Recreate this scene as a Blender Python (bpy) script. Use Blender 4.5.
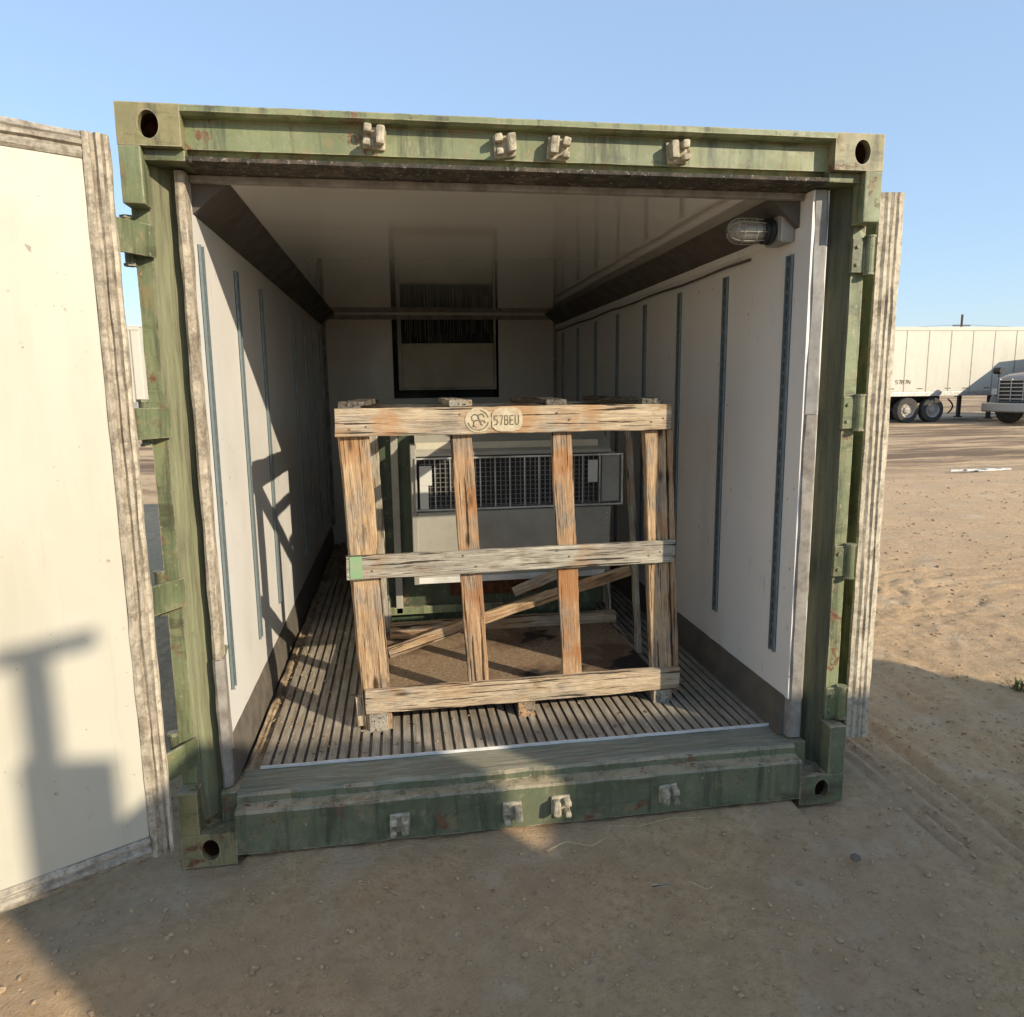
import bpy, bmesh, math, random
from mathutils import Vector, Matrix, noise
R=math.radians
for o in list(bpy.data.objects): bpy.data.objects.remove(o)
sc=bpy.context.scene
# ---------------------------------------------------------------- camera
CAM=Vector((0.777,-2.4326,1.6064)); YAW,PITCH,ROLL,F=0.1516,-0.1616,-0.0118,737.1
cy,sy,cp,sp=math.cos(YAW),math.sin(YAW),math.cos(PITCH),math.sin(PITCH)
f=Vector((sy*cp,cy*cp,sp)); r0=Vector((cy,-sy,0)); u0=r0.cross(f)
rv=r0*math.cos(ROLL)+u0*math.sin(ROLL); uv=u0*math.cos(ROLL)-r0*math.sin(ROLL)
cd=bpy.data.cameras.new('camera'); cam=bpy.data.objects.new('camera',cd); sc.collection.objects.link(cam)
cam.matrix_world=Matrix(((rv.x,uv.x,-f.x,CAM.x),(rv.y,uv.y,-f.y,CAM.y),(rv.z,uv.z,-f.z,CAM.z),(0,0,0,1)))
cd.sensor_fit='HORIZONTAL'; cd.sensor_width=36; cd.lens=F*36/1024; cd.clip_start=0.05; cd.clip_end=6000
sc.camera=cam
# ---------------------------------------------------------------- light
SUN=Vector((1.0,-1.05,0.63)).normalized()
ELEV=math.asin(SUN.z); ROT=math.atan2(SUN.x,SUN.y)
w=bpy.data.worlds.new('World'); sc.world=w; w.use_nodes=True
nt=w.node_tree; sky=nt.nodes.new('ShaderNodeTexSky'); sky.sky_type='NISHITA'; sky.sun_disc=False
sky.sun_elevation=ELEV; sky.sun_rotation=ROT; sky.air_density=1.15; sky.dust_density=.7; sky.ozone_density=3.0; sky.altitude=50
bg=nt.nodes['Background']; bg.inputs['Strength'].default_value=0.15
mx=nt.nodes.new('ShaderNodeMix'); mx.data_type='RGBA'; mx.inputs['Factor'].default_value=.62; mx.inputs['B'].default_value=(1.5,2.05,2.9,1)
nt.links.new(sky.outputs['Color'],mx.inputs['A']); nt.links.new(mx.outputs['Result'],bg.inputs['Color'])
sd=bpy.data.lights.new('sun','SUN'); sd.energy=3.2; sd.angle=R(0.6); sd.color=(1.0,0.86,0.66)
so=bpy.data.objects.new('sun',sd); sc.collection.objects.link(so); so.rotation_euler=SUN.to_track_quat('Z','Y').to_euler()
sc.view_settings.view_transform='Standard'; sc.view_settings.look='None'; sc.view_settings.exposure=0.92; sc.view_settings.gamma=1

# ---------------------------------------------------------------- helpers
COL=sc.collection; MW={}
rnd=random.Random(7)
def S(x,y,z,s=1.03):
    p=Vector((x,y,z)); return CAM+(p-CAM)*s
def link(o,parent=None,mw=None):
    COL.objects.link(o); mw=mw or Matrix.Identity(4)
    o.matrix_world=mw; MW[o.name]=mw.copy()
    if parent:
        pm=MW[parent.name]; o.parent=parent; o.matrix_parent_inverse=Matrix.Identity(4); o.matrix_basis=pm.inverted()@mw
    return o
def tag(o,label,cat,group=None,kind=None):
    if label: o['label']=label
    if cat: o['category']=cat
    if group: o['group']=group
    if kind: o['kind']=kind
    return o
def empty(name,loc,label,cat,group=None,mw=None):
    o=bpy.data.objects.new(name,None); link(o,None,mw or Matrix.Translation(Vector(loc))); o.empty_display_size=.1
    return tag(o,label,cat,group)
def obj(name,bm,mat,parent=None,mw=None,smooth=False,auto=None):
    """bm holds WORLD coordinates unless mw is given"""
    me=bpy.data.meshes.new(name); bmesh.ops.recalc_face_normals(bm,faces=bm.faces[:])
    if mw is None:
        loc=MW[parent.name].to_translation() if parent else Vector((0,0,0))
        mw=Matrix.Translation(loc); bm.transform(mw.inverted())
    bm.to_mesh(me); bm.free()
    mats=mat if isinstance(mat,(list,tuple)) else [mat]
    for m in mats: me.materials.append(m)
    o=bpy.data.objects.new(name,me); link(o,parent,mw)
    if smooth:
        for p in me.polygons: p.use_smooth=True
    return o
def box(bm,x0,x1,y0,y1,z0,z1,bev=0.0,mi=0,M=None):
    b2=bmesh.new(); bmesh.ops.create_cube(b2,size=1)
    for v in b2.verts:
        v.co=Vector((x0+(v.co.x+.5)*(x1-x0),y0+(v.co.y+.5)*(y1-y0),z0+(v.co.z+.5)*(z1-z0)))
    if bev>0: bmesh.ops.bevel(b2,geom=b2.edges[:],offset=bev,segments=2,profile=.6,affect='EDGES')
    if M: b2.transform(M)
    merge(bm,b2,mi)
def merge(bm,b2,mi=0):
    for fc in b2.faces: fc.material_index=mi
    me=bpy.data.meshes.new('t'); b2.to_mesh(me); b2.free(); bm.from_mesh(me); bpy.data.meshes.remove(me)
def prism(bm,prof,axis,a,b,mi=0,cuts=1,jit=0,seed=0):
    """extrude closed 2D profile along axis ('x':(y,z) 'y':(x,z) 'z':(x,y))"""
    b2=bmesh.new(); rings=[]
    for k in range(cuts+1):
        t=a+(b-a)*k/cuts; ring=[]
        for i,(p,q) in enumerate(prof):
            if jit:
                p+=jit*noise.noise(Vector((t*9,i*3.1,seed))); q+=jit*noise.noise(Vector((t*9,i*3.1+50,seed)))
            ring.append(b2.verts.new({'x':(t,p,q),'y':(p,t,q),'z':(p,q,t)}[axis]))
        rings.append(ring)
    n=len(prof)
    for k in range(cuts):
        for i in range(n): b2.faces.new((rings[k][i],rings[k][(i+1)%n],rings[k+1][(i+1)%n],rings[k+1][i]))
    b2.faces.new(rings[0]); b2.faces.new(rings[-1][::-1])
    merge(bm,b2,mi)
def strip(bm,prof,axis,a,b,cuts=1,jit=0,seed=0):
    b2=bmesh.new(); rings=[]
    for k in range(cuts+1):
        t=a+(b-a)*k/cuts
        rings.append([b2.verts.new({'x':(t,p,q),'y':(p,t,q),'z':(p,q,t)}[axis]) for p,q in prof])
    for k in range(cuts):
        for i in range(len(prof)-1): b2.faces.new((rings[k][i],rings[k][i+1],rings[k+1][i+1],rings[k+1][i]))
    merge(bm,b2)
def cyl(bm,p0,p1,r,seg=16,r2=None,mi=0,caps=True):
    p0=Vector(p0);p1=Vector(p1);d=p1-p0
    b2=bmesh.new(); bmesh.ops.create_cone(b2,cap_ends=caps,segments=seg,radius1=r,radius2=r if r2 is None else r2,depth=d.length)
    b2.transform(Matrix.Translation((p0+p1)/2)@d.to_track_quat('Z','Y').to_matrix().to_4x4()); merge(bm,b2,mi)
def lathe(bm,prof,c,axis='z',seg=24,mi=0):
    b2=bmesh.new(); rings=[]
    for rr,h in prof:
        ring=[]
        for k in range(seg):
            a=2*math.pi*k/seg; x,y=rr*math.cos(a),rr*math.sin(a)
            v={'z':(x,y,h),'x':(h,x,y),'y':(x,h,y)}[axis]; ring.append(b2.verts.new(Vector(v)+Vector(c)))
        rings.append(ring)
    for a,b in zip(rings,rings[1:]):
        for k in range(seg): b2.faces.new((a[k],a[(k+1)%seg],b[(k+1)%seg],b[k]))
    merge(bm,b2,mi)
def tube(bm,pts,r,seg=6):
    for a,b in zip(pts,pts[1:]): cyl(bm,a,b,r,seg)

# ---------------------------------------------------------------- materials
class NT:
    def __init__(s,name,rough=.6,metal=0,spec=.5):
        s.m=bpy.data.materials.new(name); s.m.use_nodes=True; s.t=s.m.node_tree; s.b=s.t.nodes['Principled BSDF']
        s.b.inputs['Roughness'].default_value=rough; s.b.inputs['Metallic'].default_value=metal; s.b.inputs['Specular IOR Level'].default_value=spec
        s.co=s.t.nodes.new('ShaderNodeTexCoord'); s.oi=s.t.nodes.new('ShaderNodeObjectInfo')
    def L(s,a,b): s.t.links.new(a,b)
    def map(s,sc=(1,1,1),rand=False,src='Object'):
        n=s.t.nodes.new('ShaderNodeMapping'); s.L(s.co.outputs[src],n.inputs[0]); n.inputs['Scale'].default_value=sc
        if rand:
            m=s.t.nodes.new('ShaderNodeMath'); m.operation='MULTIPLY'; m.inputs[1].default_value=37.; s.L(s.oi.outputs['Random'],m.inputs[0])
            c=s.t.nodes.new('ShaderNodeCombineXYZ'); 
            for i in range(3): s.L(m.outputs[0],c.inputs[i])
            s.L(c.outputs[0],n.inputs['Location'])
        return n.outputs[0]
    def noise(s,scale=5,detail=6,rough=.6,vec=None,dist=0):
        n=s.t.nodes.new('ShaderNodeTexNoise'); n.inputs['Scale'].default_value=scale; n.inputs['Detail'].default_value=detail
        n.inputs['Roughness'].default_value=rough; n.inputs['Distortion'].default_value=dist
        s.L(vec or s.co.outputs['Object'],n.inputs['Vector']); return n.outputs[0]
    def ramp(s,v,stops,interp='LINEAR'):
        n=s.t.nodes.new('ShaderNodeValToRGB'); s.L(v,n.inputs[0]); cr=n.color_ramp; cr.interpolation=interp
        while len(cr.elements)<len(stops): cr.elements.new(.5)
        for e,(p,c) in zip(cr.elements,stops):
            e.position=p; e.color=(c,c,c,1) if isinstance(c,(int,float)) else (*c,1)
        return n.outputs[0]
    def mix(s,fac,a,b,mode='MIX'):
        n=s.t.nodes.new('ShaderNodeMix'); n.data_type='RGBA'; n.blend_type=mode
        for sock,v in ((n.inputs['Factor'],fac),(n.inputs['A'],a),(n.inputs['B'],b)):
            if isinstance(v,(int,float)): sock.default_value=v if sock.type=='VALUE' else (v,v,v,1)
            elif isinstance(v,tuple): sock.default_value=(*v,1)
            else: s.L(v,sock)
        return n.outputs['Result']
    def math(s,op,a,b=0):
        n=s.t.nodes.new('ShaderNodeMath'); n.operation=op
        for i,v in ((0,a),(1,b)):
            if isinstance(v,(int,float)): n.inputs[i].default_value=v
            else: s.L(v,n.inputs[i])
        return n.outputs[0]
    def sep(s,src='Object',i=2):
        n=s.t.nodes.new('ShaderNodeSeparateXYZ'); s.L(s.co.outputs[src],n.inputs[0]); return n.outputs[i]
    def normz(s):
        g=s.t.nodes.new('ShaderNodeNewGeometry'); n=s.t.nodes.new('ShaderNodeSeparateXYZ'); s.L(g.outputs['Normal'],n.inputs[0]); return n.outputs[2]
    def color(s,c):
        if isinstance(c,tuple): s.b.inputs['Base Color'].default_value=(*c,1)
        else: s.L(c,s.b.inputs['Base Color'])
        return s
    def rough(s,v): s.L(v,s.b.inputs['Roughness']); return s
    def bump(s,h,strength=.3,dist=.01):
        n=s.t.nodes.new('ShaderNodeBump'); n.inputs['Strength'].default_value=strength; n.inputs['Distance'].default_value=dist
        s.L(h,n.inputs['Height']); s.L(n.outputs[0],s.b.inputs['Normal']); return s

def green_paint(name,base,dust=.35,rust=.66,spotscale=9,wear=True):
    n=NT(name,.45)
    big=n.noise(1.7,6,.65); mid=n.noise(spotscale,9,.7); fine=n.noise(90,5,.7)
    b=Vector(base)
    c=n.ramp(big,[(.3,tuple(b*.72)),(.5,base),(.70,tuple(b*1.25))])
    # faded sun-bleached patches with fairly hard borders
    c=n.mix(n.ramp(n.noise(3.1,9,.62,n.map((1,1,1.6))),[(.52,0),(.56,.5)]),c,(b.x*1.38,b.y*1.25,b.z*1.25))
    c=n.mix(n.ramp(n.noise(6,5,.6,n.map((1,1,.2))),[(.5,0),(.66,.6)]),c,(b.x*.62,b.y*.66,b.z*.62))
    c=n.mix(n.ramp(fine,[(.45,0),(.7,.35)]),c,(b.x*.6,b.y*.6,b.z*.55))
    # chalky dust lying on upward faces and in blotches
    dz=n.ramp(n.normz(),[(.3,0),(.8,dust)]); c=n.mix(n.math('MULTIPLY',dz,n.ramp(mid,[(.3,.35),(.55,1)])),c,(.36,.29,.19))
    c=n.mix(n.ramp(n.noise(14,10,.78),[(.54,0),(.66,.5)]),c,(.31,.27,.18))
    # dark grime streaks running down
    c=n.mix(n.ramp(n.noise(13,7,.75,n.map((1,1,.10))),[(.50,0),(.62,.75)]),c,(.045,.05,.030))
    c=n.mix(n.ramp(n.noise(4.4,9,.75,n.map((.35,1,1.8))),[(.54,0),(.62,.7)]),c,(.05,.05,.028))
    c=n.mix(n.ramp(n.noise(9,9,.75),[(.56,0),(.62,.45)]),c,(.26,.17,.085))
    # rust
    rm=n.ramp(n.noise(8,10,.78,n.map((1,1,1))),[(rust-.03,0),(rust,1)])
    c=n.mix(rm,c,n.ramp(fine,[(.3,(.07,.03,.016)),(.55,(.17,.075,.038)),(.8,(.27,.15,.08))]))
    # pale chips / scratches
    c=n.mix(n.ramp(n.noise(60,3,.5,n.map((1,1,.5))),[(.70,0),(.72,.5)]),c,(.38,.35,.25))
    if wear:
        bv=n.t.nodes.new('ShaderNodeBevel'); bv.samples=4; bv.inputs['Radius'].default_value=.006
        g=n.t.nodes.new('ShaderNodeNewGeometry'); dt=n.t.nodes.new('ShaderNodeVectorMath'); dt.operation='DOT_PRODUCT'
        n.L(bv.outputs[0],dt.inputs[0]); n.L(g.outputs['Normal'],dt.inputs[1])
        e=n.math('SUBTRACT',1,dt.outputs['Value']); e=n.ramp(n.math('MULTIPLY',e,n.ramp(n.noise(28,8,.75),[(.42,0),(.56,9)])),[(.15,0),(.5,.85)])
        c=n.mix(e,c,n.ramp(mid,[(.42,(.17,.075,.035)),(.5,(.42,.37,.26))]))
    n.color(c); n.rough(n.ramp(mid,[(.3,.38),(.7,.72)]))
    n.bump(n.math('ADD',n.math('MULTIPLY',mid,.6),n.math('MULTIPLY',rm,.3)),.4,.005); return n.m
M_green=green_paint('olive_paint',(.132,.158,.078),.35,.64)
M_green_lt=green_paint('olive_paint_worn',(.192,.222,.115),.35,.61)
M_green_dk=green_paint('dark_green_paint',(.118,.136,.078),1.0,.61)
M_green_cast=green_paint('casting_paint',(.225,.205,.10),.4,.595,6)
M_cab=green_paint('cabinet_paint',(.045,.07,.035),.3,.68)

def landing(nm,k):
    n=NT(nm,.8); v=n.map((6,6,.35)); a=n.noise(6,10,.75,v); c=n.ramp(a,[(.3,(.05,.045,.03)),(.48,(.115,.115,.065)),(.6,(.15,.16,.09)),(.75,(.24,.22,.14))])
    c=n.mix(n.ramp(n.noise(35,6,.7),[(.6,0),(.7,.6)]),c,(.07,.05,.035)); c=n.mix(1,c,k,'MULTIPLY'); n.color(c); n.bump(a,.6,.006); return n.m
M_landing=landing('post_grime',1.35); M_landing_shade=landing('post_grime_shaded',.6)  # second copy is darker: the right post's shade put into the colour
def seal(name,cols,vs):
    n=NT(name,.8); a=n.noise(6,10,.78,n.map(tuple(v*.55+.4 for v in vs))); b=n.noise(30,10,.82); lo=cols[0][1]
    c=n.ramp(a,cols)
    c=n.mix(n.ramp(b,[(.48,0),(.58,.6)]),c,tuple(v*.55 for v in lo)); c=n.mix(n.ramp(n.noise(9,10,.8),[(.50,0),(.62,.75)]),c,(.15,.11,.075)); c=n.mix(n.ramp(n.noise(55,5,.7),[(.58,0),(.66,.5)]),c,(.55,.49,.38))
    n.color(c); n.bump(n.math('ADD',a,b),.8,.006); return n.m
M_seal_v=seal('weathered_seal',[(.3,(.24,.20,.15)),(.46,(.38,.33,.25)),(.6,(.52,.46,.355)),(.8,(.34,.295,.23))],(9,9,1.6))
M_seal_l=seal('pale_seal_lip',[(.3,(.36,.31,.235)),(.46,(.50,.44,.335)),(.6,(.60,.54,.42)),(.8,(.45,.395,.30))],(7,7,1.2))
M_seal_h=seal('weathered_seal_h',[(.3,(.22,.19,.15)),(.46,(.37,.33,.265)),(.6,(.50,.455,.37)),(.8,(.32,.285,.23))],(.6,.6,9))
M_under_shade=seal('header_underside_shade',[(.3,(.018,.016,.012)),(.5,(.045,.04,.03)),(.8,(.12,.105,.08))],(9,9,.5))  # near-black colour stands in for the shade under the header
def panel(name,col,rough,streak=.2,bumps=.12,spec=.5):
    n=NT(name,rough,spec=spec); b=Vector(col)
    c=n.mix(n.ramp(n.noise(1.3,6,.6),[(.35,0),(.75,.5)]),col,tuple(b*.86))
    c=n.mix(n.ramp(n.noise(4,8,.7,n.map((1,1,.15))),[(.5,0),(.8,streak)]),c,(b.x*.7,b.y*.66,b.z*.58))
    sp=n.ramp(n.noise(26,7,.62),[(.68,0),(.70,.75)]); c=n.mix(sp,c,(.17,.14,.11))
    sc_=n.ramp(n.noise(9,5,.7,n.map((1,4,.5))),[(.65,0),(.67,.4)]); c=n.mix(sc_,c,(.3,.28,.25))
    n.color(c); n.rough(n.ramp(n.noise(3,5,.6),[(.3,rough*.8),(.7,rough*1.25)])); n.bump(n.noise(2.2,4,.5),bumps,.02); return n.m
M_wall=panel('interior_liner',(.72,.705,.67),.34)
M_doorpanel=panel('door_liner',(.54,.51,.405),.5,.45,.05)
def scuffed_door():
    m=panel('door_liner',(.455,.437,.362),.5,.5,.05); t=m.node_tree; b=t.nodes['Principled BSDF']; src=b.inputs['Base Color'].links[0].from_socket
    co=t.nodes.new('ShaderNodeTexCoord')
    def nz(sc_,d,vs=(1,1,1)):
        mp=t.nodes.new('ShaderNodeMapping'); mp.inputs['Scale'].default_value=vs; t.links.new(co.outputs['Object'],mp.inputs[0])
        q=t.nodes.new('ShaderNodeTexNoise'); q.inputs['Scale'].default_value=sc_; q.inputs['Detail'].default_value=d; q.inputs['Roughness'].default_value=.72; t.links.new(mp.outputs[0],q.inputs[0]); return q.outputs[0]
    for nzo,a_,b_,k,col in ((nz(2.2,8),.50,.66,.35,(.40,.37,.28)),(nz(34,6),.66,.69,.55,(.20,.16,.11)),(nz(3,7,(6,6,.35)),.60,.70,.35,(.33,.29,.21)),(nz(5,9,(.6,.6,5)),.66,.70,.3,(.28,.25,.2))):
        rp=t.nodes.new('ShaderNodeValToRGB'); rp.color_ramp.elements[0].position=a_; rp.color_ramp.elements[1].position=b_; rp.color_ramp.elements[0].color=(0,0,0,1); rp.color_ramp.elements[1].color=(k,k,k,1); t.links.new(nzo,rp.inputs[0])
        mx_=t.nodes.new('ShaderNodeMix'); mx_.data_type='RGBA'; mx_.inputs['B'].default_value=(*col,1); t.links.new(rp.outputs[0],mx_.inputs['Factor']); t.links.new(src,mx_.inputs['A']); src=mx_.outputs['Result']
    t.links.new(src,b.inputs['Base Color']); return m
M_doorpanel=scuffed_door()
def ceiling_mat():
    n=NT('ceiling_liner',.07,spec=1.0); c=n.mix(n.ramp(n.noise(2,6,.6,n.map((.4,2.5,1))),[(.4,0),(.7,.5)]),(.80,.76,.68),(.70,.66,.58)); n.color(c)
    n.b.inputs['Coat Weight'].default_value=1; n.b.inputs['Coat Roughness'].default_value=.05; n.b.inputs['Coat IOR'].default_value=1.7; return n.m
M_ceil=ceiling_mat()
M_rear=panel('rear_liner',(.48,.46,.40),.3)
def metal(name,col,rough=.45,met=.7,dirt=.4,dcol=(.12,.10,.08),sc_=8):
    n=NT(name,rough,met); a=n.noise(sc_,8,.7); c=n.mix(n.ramp(a,[(.42,0),(.68,dirt)]),col,dcol); n.color(c); n.bump(a,.2,.003)
    n.rough(n.ramp(a,[(.3,rough*.8),(.7,min(1,rough*1.5))])); return n.m
M_trim=metal('aged_trim',(.27,.25,.22),.7,0,.85,(.11,.09,.07),11)
M_jamb=metal('pale_jamb',(.26,.255,.24),.6,0,.75,(.13,.12,.10),9)
M_kick=metal('kick_plate',(.095,.085,.07),.75,0,.7,(.17,.14,.10),13)
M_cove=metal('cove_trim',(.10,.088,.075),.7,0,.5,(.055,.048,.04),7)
M_alu=metal('dull_aluminium',(.55,.54,.51),.42,.6,.6)
M_white=metal('white_edge',(.62,.62,.59),.5,.0,.6,(.25,.24,.2))
M_steel=metal('galvanised_steel',(.33,.32,.285),.5,.35,.5,(.17,.15,.12),4)
M_housing=metal('grey_housing',(.34,.33,.275),.5,.0,.5,(.15,.14,.115),3)
M_black=metal('black_metal',(.012,.012,.012),.5,.0,.3,(.05,.045,.04))
M_dark=metal('dark_slot',(.012,.015,.018),.6,.0,.4,(.03,.035,.04))
M_track=metal('slotted_track',(.20,.25,.26),.4,.5,.5,(.12,.13,.13),30)
M_lug=metal('worn_lug',(.45,.40,.29),.65,.1,.9,(.09,.07,.045),32)
M_rub=metal('rubber',(.035,.033,.03),.85,0,.5,(.16,.13,.10),5)
M_rim=metal('dusty_rim',(.42,.38,.33),.6,.2,.5,(.15,.12,.1),9)
M_chrome=metal('chrome',(.36,.36,.36),.28,.9,.3,(.25,.23,.2),9)
M_trailer=panel('trailer_skin',(.55,.525,.44),.5,.45,.15)
M_pole=metal('weathered_pole',(.10,.08,.06),.9,0,.5,(.05,.04,.03))
M_alu_d=metal('dull_wire',(.20,.20,.19),.5,.4,.4)
M_truck=metal('dusty_truck_paint',(.13,.14,.15),.45,.1,.6,(.33,.28,.22),5)
M_flange=metal('cream_flange',(.50,.47,.36),.6,0,.5,(.25,.22,.16),6)
M_vent=metal('vent_panel',(.48,.44,.34),.5,0,.4,(.24,.22,.17),4)
M_label=metal('pale_label',(.52,.52,.48),.5,0,.3,(.4,.38,.33))
def floor_mat():
    n=NT('tfloor',.55,.0); a=n.noise(9,9,.75,n.map((5,.45,1))); b=n.noise(4,10,.7)
    c=n.ramp(a,[(.3,(.15,.13,.10)),(.48,(.29,.255,.20)),(.62,(.42,.375,.305)),(.78,(.58,.53,.44))])
    c=n.mix(n.ramp(b,[(.45,0),(.66,.7)]),c,(.17,.125,.08)); c=n.mix(n.ramp(n.noise(17,6,.6),[(.64,0),(.68,.85)]),c,(.07,.04,.022))
    n.color(c); n.rough(n.ramp(b,[(.3,.4),(.6,.8)])); n.bump(a,.5,.004); return n.m
M_floor=floor_mat()
M_gap=metal('floor_gutter',(.15,.125,.095),.9,0,.6,(.10,.08,.055),12)
def debris():
    n=NT('dry_silt',.95); a=n.noise(14,10,.75); c=n.ramp(a,[(.3,(.12,.08,.05)),(.5,(.33,.25,.155)),(.7,(.50,.40,.27))]); c=n.mix(n.ramp(n.noise(4,5,.6),[(.5,0),(.62,.7)]),c,(.10,.055,.03))
    n.color(c); n.bump(a,1,.01); return n.m
M_silt=debris()
def wood(name,lo,mid,hi,crack=.6):
    n=NT(name,.88,spec=.15); g=n.noise(2.2,10,.75,n.map((1.6,26,26),True),1.0)
    g2=n.noise(2.6,6,.7,n.map((2.8,110,110),True)); g3=n.noise(3,4,.6,n.map((6,160,160),True))
    c=n.ramp(g,[(.32,lo),(.47,mid),(.62,hi)])
    dark=tuple(Vector(lo)*.4)
    c=n.mix(n.ramp(g2,[(.50,0),(.64,crack*.8)]),c,dark)
    c=n.mix(n.ramp(g3,[(.52,0),(.66,.45)]),c,dark)
    big=n.noise(2.4,7,.68,n.map((1.6,3,3),True)); grey=Vector(mid); g_=(grey.x+grey.y+grey.z)/3
    c=n.mix(n.ramp(big,[(.48,0),(.60,.75)]),c,n.mix(n.ramp(g2,[(.44,0),(.58,1)]),(g_*1.12,g_*1.0,g_*.84),(g_*.32,g_*.28,g_*.23)))
    c=n.mix(n.ramp(n.noise(2.0,6,.6,n.map((1.9,2,2),True)),[(.52,0),(.62,.65)]),c,(mid[0]*.85,mid[1]*.58,mid[2]*.38))
    c=n.mix(n.ramp(n.noise(5,8,.7,n.map((1,2.5,2.5),True)),[(.56,0),(.66,.6)]),c,(mid[0]*.33,mid[1]*.28,mid[2]*.22))
    vo=n.t.nodes.new('ShaderNodeTexVoronoi'); vo.inputs['Scale'].default_value=1; n.L(n.map((3.2,10,10),True),vo.inputs['Vector'])
    kn=n.ramp(vo.outputs['Distance'],[(.08,1),(.15,.0)]); c=n.mix(n.math('MULTIPLY',kn,.9),c,(.05,.028,.015))
    ck=n.ramp(n.noise(1.7,5,.55,n.map((1.3,46,46),True)),[(.60,0),(.62,1)]); c=n.mix(n.math('MULTIPLY',ck,.9),c,(.022,.015,.01))
    n.color(c); h=n.math('SUBTRACT',n.math('ADD',n.math('MULTIPLY',g,.5),n.math('MULTIPLY',g2,-.8)),ck); n.bump(h,.9,.005); return n.m
M_wtan=wood('pine_tan',(.25,.15,.08),(.44,.295,.165),(.61,.45,.285))
M_wor=wood('pine_orange',(.22,.115,.055),(.39,.24,.13),(.53,.37,.225),.5)
M_wgrey=wood('pine_grey',(.19,.17,.13),(.36,.33,.265),(.52,.48,.395),.75)
M_wpale=wood('pine_pale',(.25,.18,.115),(.46,.36,.24),(.63,.52,.37),.7)
M_wdark=wood('plank_dark',(.05,.045,.038),(.12,.11,.095),(.26,.24,.20))
def ply():
    n=NT('plywood_base',.9); a=n.noise(60,6,.8); b=n.noise(3.2,7,.65)
    c=n.ramp(a,[(.35,(.13,.085,.05)),(.55,(.27,.19,.115)),(.7,(.42,.33,.22))]); c=n.mix(n.ramp(b,[(.5,0),(.62,.8)]),c,(.10,.055,.03)); c=n.mix(n.ramp(n.noise(2.3,4,.5,n.map((1,1.3,1))),[(.62,0),(.65,.95)]),c,(.012,.01,.009))
    n.color(c); n.bump(a,.7,.004); return n.m
M_ply=ply()
M_mark=metal('pale_stencil_patch',(.50,.44,.31),.85,0,1,(.36,.27,.165),30)
M_ink=metal('stencil_ink',(.10,.085,.05),.9,0,.9,(.34,.27,.16),55)
M_gpaint=metal('green_spray',(.19,.34,.17),.85,0,.85,(.30,.31,.20),30)
def glass():
    n=NT('lamp_glass',.25); n.color((.62,.58,.50)); n.b.inputs['Transmission Weight'].default_value=.75; n.bump(n.noise(60,3,.5),.4,.003); return n.m
M_glass=glass()
M_tglass=metal('windscreen',(.03,.035,.045),.12,0,.1)
def ground_mat():
    n=NT('dirt',.97,spec=.12); mid=n.noise(1.3,10,.7); fine=n.noise(24,10,.8); gr=n.noise(95,5,.75); med=n.noise(6,8,.72)
    c=n.ramp(fine,[(.30,(.40,.25,.135)),(.46,(.66,.45,.255)),(.58,(.76,.54,.32)),(.75,(.86,.66,.43))])
    c=n.mix(n.ramp(mid,[(.44,0),(.58,.55)]),c,(.56,.41,.265)); c=n.mix(n.ramp(med,[(.54,0),(.66,.45)]),c,(.44,.30,.18))
    c=n.mix(n.ramp(n.noise(2.7,7,.66),[(.56,0),(.64,.45)]),c,(.74,.60,.43))
    c=n.mix(n.ramp(gr,[(.58,0),(.68,.65)]),c,(.27,.17,.095))
    v=n.map((.06,.45,1)); band=n.noise(1,12,.8,v)
    y=n.sep('Object',1); far=n.ramp(n.math('DIVIDE',y,60),[(.13,0),(.2,1)])
    c=n.mix(n.math('MULTIPLY',far,n.ramp(band,[(.46,0),(.53,.85)])),c,(.17,.115,.075))
    n.color(c); h=n.math('ADD',n.math('MULTIPLY',fine,.8),n.math('MULTIPLY',gr,.35)); n.bump(h,1.0,.038); return n.m
M_ground=ground_mat()
def clodm():
    n=NT('soil_clod',.95); a=n.noise(40,5,.7,n.map((1,1,1),True)); n.color(n.ramp(a,[(.3,(.20,.13,.075)),(.6,(.42,.30,.18)),(.8,(.56,.42,.28))])); n.bump(a,.8,.005); return n.m
M_clod=clodm()
M_straw=metal('dry_straw',(.55,.46,.28),.9,0,.4,(.35,.27,.15))
M_weed=metal('weed_green',(.10,.12,.035),.9,0,.5,(.2,.17,.08))

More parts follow.
